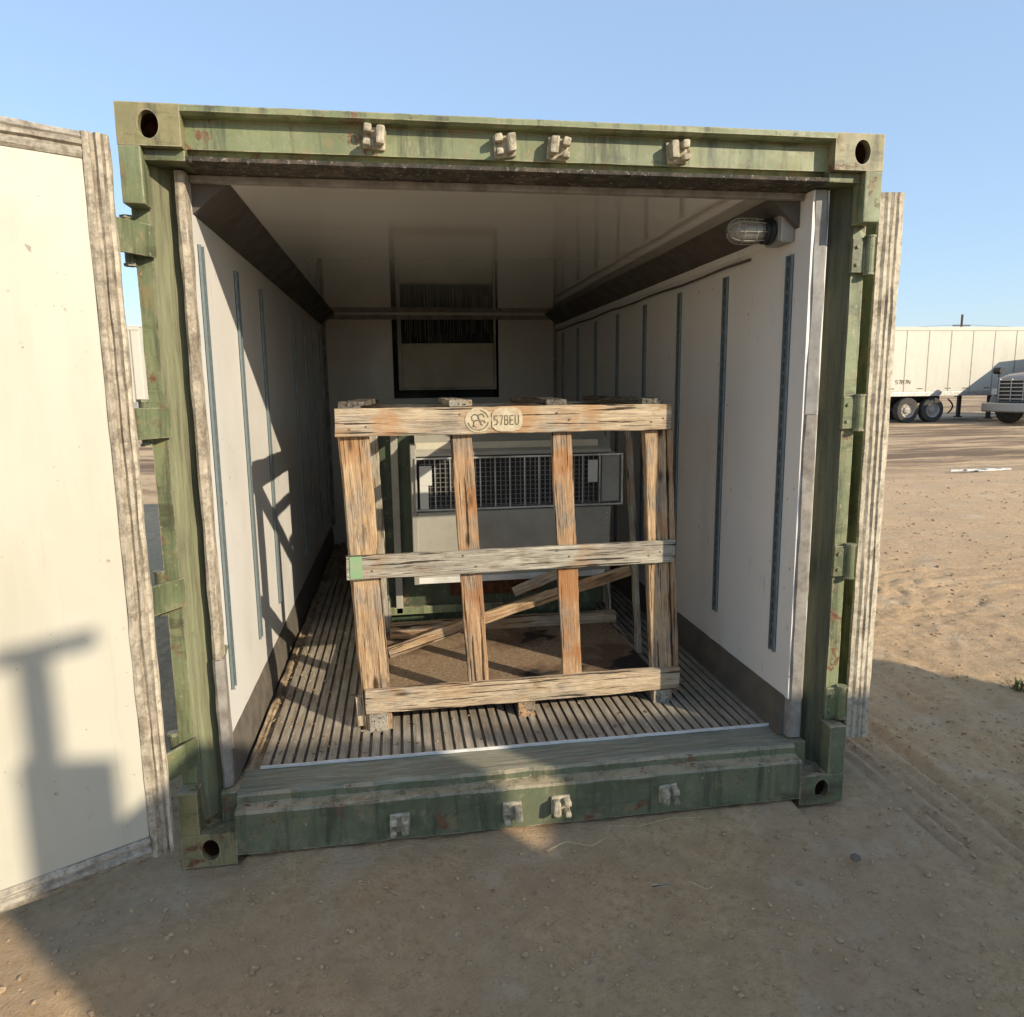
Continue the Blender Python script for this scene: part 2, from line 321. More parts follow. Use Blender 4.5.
# ---------------------------------------------------------------- ground
def gh(x,y):
    d=math.hypot(x-1.2,y+0.3)
    h=.018*noise.noise(Vector((x*.7,y*.7,0)))+.012*noise.noise(Vector((x*2.3,y*2.3,4)))
    if d<16:
        h+=.007*noise.noise(Vector((x*8,y*8,9)))+.0045*noise.noise(Vector((x*21,y*21,2)))
        rough=max(0,min(1,(y-.6)/2))
        h+=rough*(.03*abs(noise.noise(Vector((x*4,y*4,20))))+.02*noise.noise(Vector((x*9,y*9,30)))+.016*noise.noise(Vector((x*19,y*19,33))))
    # grooves scraped and driven beside the container
    g=math.exp(-((y+.2)/1.6)**4)
    for gx,gd,gw in ((2.66,.018,.014),(2.725,.018,.012),(2.785,.018,.012),(2.845,.016,.012),(2.93,.04,.03),(3.03,.014,.02),(3.30,.026,.05),(3.42,.02,.03),(3.72,.03,.06)):
        h-=g*gd*math.exp(-((x-gx-.02*math.sin(y*2.2))/gw)**2)
    if y>6:
        k=max(0,min(1,(y-6)/4)); h+=k*.07*noise.noise(Vector((x*.25,y*.6,7)))+k*.04*noise.noise(Vector((x*.9,y*1.6,17)))
    # stay below the container footprint
    if -.15<x<2.6 and -.05<y<6.4: h=min(h,-.004)-.004
    if -.4<x<2.9 and -.7<y<=-.05: h=min(h,.008)
    if .19<x<2.25 and -.10<y<.06:  # loose soil banked against the sill
        h=max(h,(.016+.014*noise.noise(Vector((x*5,y*9,3)))+.008*noise.noise(Vector((x*17,y*17,3))))*max(0,1-max(0,-y-.01)/.085))
    return h
def axisvals(c0,c1,st,lim):
    v=[]; a=c0
    while a<c1: v.append(a); a+=st
    s=st; 
    while a<lim: v.append(a); s*=1.09; a+=s
    v.append(lim); s=st; a=c0-st
    left=[]
    while a>-lim: left.append(a); s*=1.09; a-=s
    left.append(-lim); return left[::-1]+v
xs=axisvals(-1.0,4.6,.022,3500); ys=axisvals(-1.6,3.2,.022,3500)
bm=bmesh.new(); grid=[]
for y in ys: grid.append([bm.verts.new((x,y,gh(x,y) if abs(x)<150 and abs(y)<150 else -.02)) for x in xs])
for j in range(len(ys)-1):
    a,b=grid[j],grid[j+1]
    for i in range(len(xs)-1): bm.faces.new((a[i],a[i+1],b[i+1],b[i]))
g=obj('ground',bm,M_ground,smooth=True); g['kind']='structure'

# clods and pebbles strewn over the dirt: uncountable
bm=bmesh.new(); rc=random.Random(3)
def clod(bm,c,s,rr):
    b2=bmesh.new(); bmesh.ops.create_icosphere(b2,subdivisions=1,radius=s)
    sx,sy_,sz=rr.uniform(.7,1.3),rr.uniform(.7,1.3),rr.uniform(.4,.8)
    for v in b2.verts:
        k=rr.uniform(.75,1.25); v.co=Vector((v.co.x*sx*k,v.co.y*sy_*k,v.co.z*sz*k))
    b2.transform(Matrix.Translation(c)@Matrix.Rotation(rr.uniform(0,6),4,'Z')); merge_fast(bm,b2)
def merge_fast(bm,b2):
    vm=[bm.verts.new(v.co) for v in b2.verts]
    for v,i in zip(b2.verts,range(len(vm))): v.index=i
    for fc in b2.faces: bm.faces.new([vm[v.index] for v in fc.verts])
    b2.free()
n=0
while n<7000:
    if n<3200: x,y=rc.uniform(-.8,4.6),rc.uniform(-1.4,.6)
    else:
        y=rc.uniform(.3,9); x=2.7+rc.random()**1.3*(3+y*1.1)
    if -.12<x<2.75 and y>-.06: continue
    s=rc.choice((.002,.003,.004,.005,.006,.008,.011))*(1 if y<1 else 1.0+y*.10)
    if rc.random()<.01: s*=2
    clod(bm,Vector((x,y,gh(x,y)+s*.15)),s,rc); n+=1
o=obj('soil_clods',bm,M_clod); tag(o,'loose pebbles and clods of dry soil scattered over the dirt yard','soil',kind='stuff')
bm=bmesh.new(); clod(bm,Vector((2.263,-.35,.018)),.02,rc); o=obj('dark_clod',bm,M_kick); tag(o,'small dark lump lying alone on the dirt in front of the right corner','clod')
bm=bmesh.new(); box(bm,1.535,1.59,-.378,-.366,.012,.018,.002); o=obj('wood_chip',bm,M_wpale); tag(o,'pale splinter of wood on the dirt below the sill','wood chip')
# dry stalks caught at the sill
def stalk(pts,label):
    bm=bmesh.new(); P=[Vector(p) for p in pts]; tube(bm,P,.0010,5); o=obj('dry_stalk',bm,M_straw); tag(o,label,'dry stalk','dry stalks lying in front of the sill')
stalk([(1.24,-.13,.012),(1.31,-.10,.02),(1.40,-.13,.012),(1.46,-.10,.02),(1.49,-.04,.03)],'thin pale dry stalk bent on the dirt just left of the third sill lug')
stalk([(1.48,-.02,.012),(1.60,-.05,.016),(1.72,-.03,.022),(1.85,-.03,.014)],'long straight pale stalk on the dirt under the rightmost sill lug')
stalk([(1.66,-.36,.012),(1.70,-.42,.018),(1.73,-.40,.012)],'short curled dry stalk on the dirt near the pale wood splinter')
# weeds
bm=bmesh.new(); rw=random.Random(5)
for k in range(46):
    a=rw.uniform(0,6.28); L=rw.uniform(.03,.08); b=Vector((3.97+rw.uniform(-.03,.03),.815+rw.uniform(-.03,.03),.0)); t=b+Vector((math.cos(a)*L,math.sin(a)*L,rw.uniform(.02,.06)))
    m_=(b+t)/2+Vector((0,0,.015)); wdt=Vector((-math.sin(a),math.cos(a),0))*.004
    v=[bm.verts.new(q) for q in (b-wdt*.5,b+wdt*.5,m_+wdt,m_-wdt,t)]; bm.faces.new((v[0],v[1],v[2],v[3])); bm.faces.new((v[3],v[2],v[4]))
o=obj('weed',bm,M_weed); tag(o,'low green weed sprouting at the edge of the shadow on the dirt','weed')
# torn white plastic strip far right
bm=bmesh.new(); rp=random.Random(8)
x=10.7
while x<11.8:
    L=rp.uniform(.12,.3); box(bm,x,x+L,9.5+rp.uniform(-.08,.08),9.56+rp.uniform(-.02,.06),.02,.02+rp.uniform(.01,.04),.004); x+=L*rp.uniform(.8,1.1)
o=obj('plastic_debris',bm,M_white); tag(o,'torn strip of white plastic lying across the dirt in the middle distance','debris')

# ---------------------------------------------------------------- the green container
WD,HH=2.438,2.438
XL,XR=S(.1666,0,0).x,S(2.208,0,0).x; ZC=S(0,0,2.2515).z; ZF=.226; YB=S(0,4.16,0).y; Y0=.098
KEND=YB+.6
C=empty('refrigerated_container',(WD/2,0,0),'olive green steel cargo container standing open, white lined inside with a ribbed metal floor','container')
# exterior shell behind the frame
bm=bmesh.new(); box(bm,.012,.05,.30,KEND,.16,HH-.06); box(bm,WD-.05,WD-.012,.30,KEND,.16,HH-.06); box(bm,.0501,WD-.0501,KEND-.04,KEND,.16,HH-.06); obj('side_panel',bm,M_green,C)
bm=bmesh.new(); box(bm,.02,WD-.02,.16,KEND,HH-.06,HH-.02); obj('roof',bm,M_green,C)
for x0 in (.0,WD-.06):
    bm=bmesh.new(); box(bm,x0,x0+.06,.1801,KEND-.16,.03,.157,.006); obj('bottom_side_rail',bm,M_green_dk,C)
bm=bmesh.new(); box(bm,.07,WD-.07,.2201,KEND,.08,.155,.004); obj('underframe',bm,M_green_dk,C)
# corner castings: hollow boxes with oval holes
def casting(x0,z0,y0,name='corner_casting',holes=True,sx=.178,sy_=.165,sz=.118,mat=None,hx=.5):
    bm=bmesh.new(); x1,y1,z1=x0+sx,y0+sy_,z0+sz
    # front plate with hole: ring of quads between outer rect and oval
    def plate(y,flip):
        N=32; cx,cz=x0+sx*hx,(z0+z1)/2; rx,rz=.029,.039; inn=[];out=[]
        for k in range(N):
            a=2*math.pi*k/N; ca,sa=math.cos(a),math.sin(a); inn.append((cx+rx*ca,cz+rz*sa))
            t=min(((x1-cx) if ca>0 else (cx-x0))/max(abs(ca),1e-6),(sz/2)/max(abs(sa),1e-6)); out.append((cx+t*ca,cz+t*sa))
        return inn,out
    inn,out=plate(y0,0); N=32
    b2=bmesh.new()
    def ring(pts,y): return [b2.verts.new((p,y,q)) for p,q in pts]
    for cx_,cz_ in ((x0,z0),(x1,z0),(x1,z1),(x0,z1)):
        k=min(range(N),key=lambda i:(out[i][0]-cx_)**2+(out[i][1]-cz_)**2); out[k]=(cx_,cz_)
    o0,i0,i1=ring(out,y0),ring(inn,y0),ring(inn,y0+.028)
    o1=ring(out,y1)
    for k in range(N):
        j=(k+1)%N
        b2.faces.new((o0[k],o0[j],i0[j],i0[k])); b2.faces.new((i0[k],i0[j],i1[j],i1[k])); b2.faces.new((o0[j],o0[k],o1[k],o1[j]))
    b2.faces.new(o1)
    merge(bm,b2)
    o=obj(name,bm,mat or M_green_cast,C)
    # dark rusty pocket behind the hole
    bm=bmesh.new(); cx,cz=x0+sx*hx,(z0+z1)/2
    lathe(bm,[(.052,.0285),(.052,.12),(.0,.12)],(0,0,0),'y',20)
    bm.transform(Matrix.Translation((cx,y0,cz))); obj('casting_pocket',bm,M_rustin,o)
    return o
def rustin():
    n=NT('rusty_pocket',.9); a=n.noise(30,6,.7); n.color(n.ramp(a,[(.35,(.035,.014,.007)),(.6,(.13,.05,.02))])); return n.m
M_rustin=rustin()
casting(0,HH-.118,0,hx=.5); casting(WD-.178,HH-.118,0,hx=.56); casting(0,0,0,mat=M_green_cast,hx=.52); casting(WD-.178,0,0,mat=M_green_dk,hx=.5)
for x0 in (0,WD-.178):
    for z0 in (0,HH-.118): casting(x0,z0,KEND-.165)
# reinforcing plates flush with castings
for a,b,z0,z1,m in ((0,.062,2.158,HH-.1182,M_green_lt),(WD-.062,WD,2.155,HH-.1182,M_green_lt),(0,.062,.1182,.272,M_green_cast),(WD-.066,WD,.1182,.312,M_green_dk)):
    bm=bmesh.new(); box(bm,a,b,.0,.071,z0,z1,.004); obj('gusset_plate',bm,m,C)
# corner posts
for s in (0,1):
    prof=[(0,.074),(.048,.074),(.054,.08),(.112,.158),(.1475,.168),(.1475,.30),(0,.30)]
    if s: prof=[(WD-x,y) for x,y in prof]
    bm=bmesh.new(); prism(bm,prof,'z',.1184,HH-.1184,cuts=30,jit=.0018,seed=s)
    # material split: sloped landing gets grime, on the right with painted shade too
    bm.faces.ensure_lookup_table()
    for fc in bm.faces:
        c=fc.calc_center_median(); xx=c.x if not s else WD-c.x
        if .05<xx<.14 and c.y<.2 and abs(fc.normal.z)<.5: fc.material_index=1
    obj('corner_post',bm,[M_green_lt,M_landing if not s else M_landing_shade],C)
# edge trim at the mouth of the liner (aged, rough)
for s in (0,1):
    q=lambda x: x if not s else WD-x
    wl=XL+.003 if not s else WD-XR-.007
    o_=.122 if not s else .129
    z0,z1=(.70,2.282) if not s else (1.50,2.282)
    for za,zb,e,m in ((z0,z1,0,M_seal_v if not s else M_jamb),(.232,z0-.002,.004,M_trim)):
        prof=[(q(x),y) for x,y in ((o_,.160),(o_,.106-e),(o_+.010,.100-e),(wl-.004,.104-e),(wl+e,.112),(wl+e,.16),(wl-.012,.17))]
        bm=bmesh.new(); prism(bm,prof,'z',za,zb,cuts=70,jit=.004,seed=5+s+za); obj('mouth_trim',bm,m,C)
# header beam
bm=bmesh.new()
prism(bm,[(0,2.419),(.014,2.412),(.05,2.412),(.05,2.327),(.075,2.327),(.085,2.306),(.048,2.306),(.030,2.302),(.030,2.290),(.036,2.287),(.16,2.284),(.2,2.284),(.2,2.437),(0,2.437)],'x',.1783,WD-.1783,cuts=24,jit=.0012,seed=3)
# lower lip runs between posts underneath castings
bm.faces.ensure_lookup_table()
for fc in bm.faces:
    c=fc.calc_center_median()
    if c.z<2.3 and c.y<.195: fc.material_index=1  # underside and lower lip painted dark as header shade
header=obj('header_beam',bm,[M_green_lt,M_under_shade],C)
for a,b in ((.0625,.178),(WD-.178,WD-.0625)):
    bm=bmesh.new(); box(bm,a,b,.03,.2,2.288,HH-.1187,.004); obj('header_haunch',bm,M_green,C)
# sill beam
bm=bmesh.new()
prism(bm,[(0,.03),(0,.178),(.006,.186),(.052,.190),(.053,.214),(.062,.224),(.085,.227),(.10,.2235),(.218,.226),(.218,.03)],'x',.1783,WD-.1783,cuts=40,jit=.003,seed=4)
bm.faces.ensure_lookup_table()
for fc in bm.faces:
    c=fc.calc_center_median()
    if c.y>.058 and c.z>.2: fc.material_index=1
def sillm():
    n=NT('sill_plate_worn',.8); a=n.noise(6,10,.75,n.map((.8,9,9))); n.color(n.mix(n.ramp(n.noise(18,7,.7),[(.5,0),(.66,.7)]),n.ramp(a,[(.3,(.09,.10,.065)),(.5,(.20,.20,.145)),(.72,(.36,.34,.26))]),(.22,.17,.11))); n.bump(a,.6,.005); return n.m
M_sill=sillm()
sill=obj('sill_beam',bm,[M_green_dk,M_sill],C)
for a,b in ((.12,.178),(WD-.178,WD-.12)):
    bm=bmesh.new(); box(bm,a,b,.075,.215,.1187,.223,.004); obj('sill_end_block',bm,M_green_dk,C)
# door lock keepers on header and sill
def keeper(parent,x,y,z,seed,flip):
    rr=random.Random(seed); bm=bmesh.new(); M=Matrix.Translation((x,y,z))@Matrix.Rotation(rr.uniform(-.12,.12),4,'Y')@Matrix.Scale(1.13,4)
    s=-1 if flip else 1
    box(bm,-.031,.031,-.012,.001,-.030,.030,.005,0,M)
    box(bm,-.030*s,-.008*s,-.042,-.0121,.006,.028,.006,0,M) if s>0 else box(bm,.008,.030,-.042,-.0121,.006,.028,.006,0,M)
    if s>0: box(bm,-.030,-.010,-.044,-.0121,-.028,-.010,.006,0,M); box(bm,.004,.028,-.046,-.0121,-.022,.026,.007,0,M)
    else: box(bm,.010,.030,-.044,-.0121,-.028,-.010,.006,0,M); box(bm,-.028,-.004,-.046,-.0121,-.022,.026,.007,0,M)
    for v in bm.verts: v.co+=Vector((0,.0,0))+Vector(noise.noise_vector(v.co*40))*.003
    return obj('lock_keeper',bm,M_lug,parent)
for i,(x,z) in enumerate(((.738,2.376),(1.145,2.366),(1.318,2.363),(1.718,2.366))): keeper(header,x,.05,z,i,i>=2)
for i,(x,z) in enumerate(((.734,.098),(1.136,.100),(1.313,.108),(1.722,.111))): keeper(sill,x,.0,z,10+i,i>=2)
# liner
bm=bmesh.new(); box(bm,.125,XL,Y0+.01,YB,.39,ZC+.011); obj('side_wall',bm,M_wall,C)
bm=bmesh.new(); box(bm,XR,WD-.125,Y0+.01,YB,.39,ZC+.011); obj('side_wall',bm,M_wall,C)
bm=bmesh.new(); box(bm,XL+.0005,XR-.0005,.175,YB,ZC,ZC+.012); ceil=obj('ceiling',bm,M_ceil,C)
bm=bmesh.new(); box(bm,XL+.004,XR-.004,.158,.19,2.262,2.2835,.003)
for v in bm.verts: v.co.z+=.003*noise.noise(v.co*20)
obj('ceiling_edge_trim',bm,M_trim,C)
# coves along wall/ceiling, lower rails
for s in (0,1):
    a=XL if not s else XR; d=1 if not s else -1
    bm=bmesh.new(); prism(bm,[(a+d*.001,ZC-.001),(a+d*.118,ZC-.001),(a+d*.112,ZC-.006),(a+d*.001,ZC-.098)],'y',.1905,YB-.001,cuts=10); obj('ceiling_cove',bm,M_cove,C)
    if s: bm=bmesh.new(); prism(bm,[(a+d*.001,ZC-.0985),(a+d*.016,ZC-.0985),(a+d*.016,ZC-.125),(a+d*.006,ZC-.135),(a+d*.001,ZC-.135)],'y',.34,YB-.001,cuts=40,jit=.0015,seed=s); obj('wall_rail',bm,M_wall,C)
    bm=bmesh.new(); prism(bm,[(a-d*.02,.392),(a+d*.002,.392),(a+d*.014,.30),(a+d*.016,.228),(a-d*.02,.228)],'y',.135,YB-.001,cuts=60,jit=.003,seed=s+3); obj('kick_plate',bm,M_kick,C)
    # gutter with dry silt beside the ribs
    bm=bmesh.new(); x0=a+d*.017; x1=a+d*(.078 if not s else .052)
    b2=bmesh.new(); rows=[]
    for k in range(161):
        y=.225+(YB-.23)*k/160; rows.append([b2.verts.new((x0+(x1-x0)*i/6,y,.209+.014*noise.noise(Vector((i*.7,y*7,s)))+.012*(abs(i-2)<2))) for i in range(7)])
    for p,q in zip(rows,rows[1:]):
        for i in range(6): b2.faces.new((p[i],p[i+1],q[i+1],q[i]))
    merge(bm,b2); o=obj('silt_in_gutter',bm,M_silt,C)
# tracks: a slotted ladder strip
def track(x,d,y,z0,z1,w=.042):
    bm=bmesh.new(); t=.004
    xa=x+d*.0005
    def bx(dx0,dx1,y0,y1,za,zb,mi=0): a_,b_=sorted((xa+d*dx0,xa+d*dx1)); box(bm,a_,b_,y0,y1,za,zb,0,mi)
    bx(0,.002,y-w/2,y+w/2,z0,z1,1)
    bx(.0021,.011,y-w/2,y-w/2+.006,z0,z1); bx(.0021,.011,y+w/2-.006,y+w/2,z0,z1); bx(.0021,.006,y-.0035,y+.0035,z0,z1)
    z=z0
    while z<z1-.02: bx(.0021,.005,y-w/2+.0061,y+w/2-.0061,z,z+.014); z+=.05
    for v in bm.verts: v.co.y+=.0018*noise.noise(Vector((v.co.z*6,y*5,0)))
    obj('logistics_track',bm,[M_track,M_dark],C)
z0,z1=S(0,0,.575).z,S(0,0,2.07).z
for k in range(8):
    yy=S(0,.16+.533*k,0).y
    if k!=3: track(XL,1,yy,z0,z1)
    track(XR,-1,yy,z0,z1)
# rear wall, trims
bm=bmesh.new()
gx0,gx1,gz0,gz1=[*(S(x,4.16,z) for x,z in ((.755,1.53),(1.68,2.235)))][0].x,S(1.68,4.16,0).x,S(0,4.16,1.53).z,S(0,0,2.228).z
box(bm,XL-.05,gx0,YB,YB+.05,.2,ZC+.03); box(bm,gx1,XR+.05,YB,YB+.05,.2,ZC+.03); box(bm,gx0+.0002,gx1-.0002,YB,YB+.05,.2,gz0); box(bm,gx0+.0002,gx1-.0002,YB,YB+.05,gz1,ZC+.03)
obj('rear_wall',bm,M_rear,C)
bm=bmesh.new(); box(bm,XL+.02,XR-.02,YB-.012,YB-.001,ZC-.052,ZC-.012,.003); obj('rear_trim',bm,M_trim,C)
for s in (0,1):
    a=XL+.004 if not s else XR-.034; bm=bmesh.new(); box(bm,a,a+.03,YB-.012,YB-.001,.4,ZC-.06,.003); obj('rear_trim',bm,M_trim,C)
# rear air opening
bm=bmesh.new(); box(bm,gx0-.02,gx1+.02,YB+.30,YB+.32,gz0-.03,gz1+.03); box(bm,gx0-.02,gx0-.001,YB+.0501,YB+.30,gz0,gz1); box(bm,gx1+.001,gx1+.02,YB+.0501,YB+.30,gz0,gz1)
box(bm,gx0,gx1,YB+.0501,YB+.30,gz0-.02,gz0-.001); box(bm,gx0,gx1,YB+.0501,YB+.30,gz1+.001,gz1+.02)
vent=obj('air_opening',bm,M_black,C)
pf0,pf1,pz0,pz1,pzm=S(.80,4.16,0).x,S(1.655,4.16,0).x,S(0,0,1.60).z,S(0,0,2.225).z,S(0,0,2.0).z
bm=bmesh.new(); box(bm,pf0,pf0+.035,YB-.03,YB+.04,pz0,pz1,.003); box(bm,pf1-.022,pf1,YB-.03,YB+.04,pz0,pz1,.003); box(bm,pf0+.0352,pf1-.0222,YB-.03,YB+.04,pz0,pz0+.022,.003); obj('opening_frame',bm,M_steel,vent)
bm=bmesh.new(); box(bm,pf0+.036,pf1-.023,YB-.012,YB+.0,pz0+.023,pzm,.002); obj('return_panel',bm,M_vent,vent)
bm=bmesh.new(); rr=random.Random(2); x=pf0+.045
while x<pf1-.03:
    if rr.random()<.8: L=rr.uniform(.10,.2); tilt=rr.uniform(-.004,.004); box(bm,x,x+rr.uniform(.0015,.004),YB+.02,YB+.06,pz1-rr.uniform(.01,.04)-L,pz1-.005,0)
    x+=rr.uniform(.014,.03)
obj('fin_coil',bm,M_steel,vent)
# T-section floor
bm=bmesh.new(); x=S(.245,0,0).x; xe=S(2.2,0,0).x; pitch=.0405; prof=[(x-.002,.2105)]; yf=.222; k=0
while x<xe:
    prof+=[(x,.2110),(x+.006,.2110),(x+.006,.2215),(x-.001,.2235),(x-.001,.229),(x+.0275,.229),(x+.0275,.2235),(x+.021,.2215),(x+.021,.2110)]; x+=pitch
prof+=[(xe+.003,.2105)]
strip(bm,prof,'y',yf,YB-.001,cuts=30)
for v in bm.verts: 
    if v.co.z>.21: v.co.z+=.0016*noise.noise(Vector((v.co.x*3,v.co.y*2,0)))
b_=obj('floor',bm,M_floor,C)
bm=bmesh.new(); box(bm,XL-.05,XR+.05,.222,YB,.17,.1985); obj('sub_floor',bm,M_gap,C)
bm=bmesh.new(); box(bm,S(.245,0,0).x,S(2.2,0,0).x,.214,.2219,.2275,.2385,.0015)
bm2=bm; bmesh.ops.subdivide_edges(bm,edges=[e for e in bm.edges if abs(e.verts[0].co.x-e.verts[1].co.x)>1],cuts=60)
for v in bm.verts: v.co+=Vector((0,.0018*noise.noise(v.co*11),.0016*noise.noise(v.co*9+Vector((5,0,0)))))
obj('floor_edge_strip',bm,M_white,C)
bm=bmesh.new(); rg=random.Random(21)
for k in range(520):
    t=rg.random()**1.8; px_=XL+.06+t*1.9; py_=rg.uniform(.24,1.9)
    if rg.random()<.5: px_=XL+.05+abs(rg.gauss(0,.12))
    sz_=rg.choice((.002,.003,.004,.006)); clod(bm,Vector((px_,py_,.229+sz_*.2)),sz_,rg)
o=obj('floor_grit',bm,M_silt,C); o['kind']='stuff'
# wiring conduit on right wall below the rail
bm=bmesh.new(); P=[Vector((XR-.012,.55+.25*i,ZC-.152+.004*math.sin(i*1.7))) for i in range(16)]; tube(bm,P,.006,6); obj('conduit',bm,M_cove,C)
# bulkhead lamp (part of the container)
L0=S(2.16,.2,2.165)
bm=bmesh.new(); box(bm,L0.x-.008,XR-.0005,L0.y-.06,L0.y+.06,L0.z-.055,L0.z+.05,.008); box(bm,L0.x-.012,L0.x-.0081,L0.y-.05,L0.y+.05,L0.z-.045,L0.z+.04,.001)
lamp=obj('bulkhead_lamp',bm,M_steel,C)
lx=L0.x-.0125; lc=(0,L0.y,L0.z-.008)
bm=bmesh.new(); lathe(bm,[(0,lx),(.043,lx),(.047,lx-.006),(.047,lx-.02),(.041,lx-.022),(.041,lx-.028),(.045,lx-.03),(.045,lx-.04),(.038,lx-.042)],lc,'x',28); obj('collar',bm,M_black,lamp,smooth=False)
bm=bmesh.new(); pr=[(.036,lx-.04),(.039,lx-.07),(.040,lx-.12),(.037,lx-.145),(.028,lx-.163),(.014,lx-.172),(.0005,lx-.174)]; lathe(bm,pr,lc,'x',28); obj('glass_globe',bm,M_glass,lamp,smooth=True)
bm=bmesh.new()
for k in range(8):
    a=k*math.pi/4+.2; P=[Vector((h,lc[1]+(rr_+.006)*math.cos(a),lc[2]+(rr_+.006)*math.sin(a))) for rr_,h in pr]; tube(bm,P,.002,5)
for h in (lx-.075,lx-.125):
    P=[Vector((h,lc[1]+.0465*math.cos(t*math.pi/10),lc[2]+.0465*math.sin(t*math.pi/10))) for t in range(21)]; tube(bm,P,.002,5)
obj('wire_guard',bm,M_steel,lamp)
bm=bmesh.new(); cyl(bm,(lx-.05,lc[1],lc[2]),(lx-.13,lc[1],lc[2]),.018,14); obj('bulb',bm,M_white,lamp)
# hinges
for z in (2.062,1.512,.957,.395):
    # left: plate from post to the swung door
    a,b=Vector((.060,.068,z)),Vector((-.020,-.062,z)); d=(b-a); ang=math.atan2(d.y,d.x); M=Matrix.Translation((a+b)/2)@Matrix.Rotation(ang,4,'Z'); L=d.length
    bm=bmesh.new(); box(bm,-L/2,L/2,-.006,.006,-.048,.048,.003,0,M)
    cyl(bm,Vector((-.012,.062,z-.066)),Vector((-.012,.062,z+.066)),.015,12); cyl(bm,Vector((-.012,.062,z+.066)),Vector((-.012,.062,z+.074)),.02,6); cyl(bm,Vector((-.012,.062,z-.074)),Vector((-.012,.062,z-.066)),.02,6)
    for dz in (-.03,.03): cyl(bm,Vector((.03,.072,z+dz)),Vector((.026,.062,z+dz)),.008,6)
    obj('hinge',bm,M_green,C)
    zz=z-.008
    bm=bmesh.new(); box(bm,WD-.058,WD-.006,.055,.073,zz-.058,zz+.058,.003); cyl(bm,Vector((WD+.004,.052,zz-.06)),Vector((WD+.004,.052,zz+.06)),.0165,14)
    for dz in (-.066,.061): cyl(bm,Vector((WD+.004,.052,zz+dz)),Vector((WD+.004,.052,zz+dz+.006)),.02,12)
    for dz in (-.03,.03): cyl(bm,Vector((WD-.04,.056,zz+dz)),Vector((WD-.04,.048,zz+dz)),.007,6)
    obj('hinge',bm,M_green,C)
# doors. local frame: X from hinge edge to free edge, Y = away from inner face, Z up
def door(o0,ang,w,z0,z1,name,ang_label,tilt=0):
    M=Matrix.Translation(Vector((o0[0],o0[1],0)))@Matrix.Rotation(ang,4,'Z')
    bm=bmesh.new(); box(bm,.012,w-.012,.018,.098,z0+.012,z1-.012,.004)
    o=obj(name,bm,M_green,C,mw=M)
    bm=bmesh.new(); box(bm,.07,w-.07,.006,.0178,z0+.07,z1-.07,.002); obj('inner_panel',bm,M_doorpanel,o,mw=M)
    def fr(nm,prof_fn,mat):
        pass
    # vertical seals (both edges): ribbed gasket wrapping the edge
    for (xa,dr) in ((0,1),(w,-1)):
        P=[(.0695,.003),(.062,-.003),(.052,-.005),(.046,.003),(.040,.004),(.036,-.007),(.026,-.009),(.021,.002),(.016,-.004),(.007,-.004),(.003,.004),(.0,.010),(-.005,.024),(.001,.030),(-.006,.046),(.0005,.054),(-.006,.070),(.001,.080),(.0,.098),(.0118,.099),(.0118,.0176),(.0695,.0176)]
        bm=bmesh.new(); prism(bm,[(xa+dr*p,q) for p,q in P],'z',z0,z1,cuts=90,jit=.0035,seed=ang); 
        bm.faces.ensure_lookup_table()
        for fc in bm.faces:
            dx=(fc.calc_center_median().x-xa)*dr
            if dx<.017: fc.material_index=1
        obj('edge_gasket',bm,[M_seal_v,M_seal_l],o,mw=M)
    for za,dr in ((z0,1),(z1,-1)):
        P=[(.003,.0695),(-.003,.062),(-.005,.052),(.003,.046),(.004,.040),(-.007,.036),(-.009,.026),(.002,.021),(-.004,.016),(.004,.006),(.010,.0),(.09,.0),(.098,.0118),(.0176,.0118),(.0176,.0695)]
        bm=bmesh.new(); prism(bm,[(p,za+dr*q) for p,q in P],'x',.0705,w-.0705,cuts=60,jit=.0025,seed=ang+za); obj('edge_gasket',bm,M_seal_h,o,mw=M)
    return o,M
DZ0,DZ1=.172,2.298
A=R(31)
door((.030-1.16*math.cos(A),-.150-1.16*math.sin(A)),A,1.16,DZ0,DZ1,'door',0)
door((2.648,.168),R(90),1.16,DZ0,DZ1,'door',0)

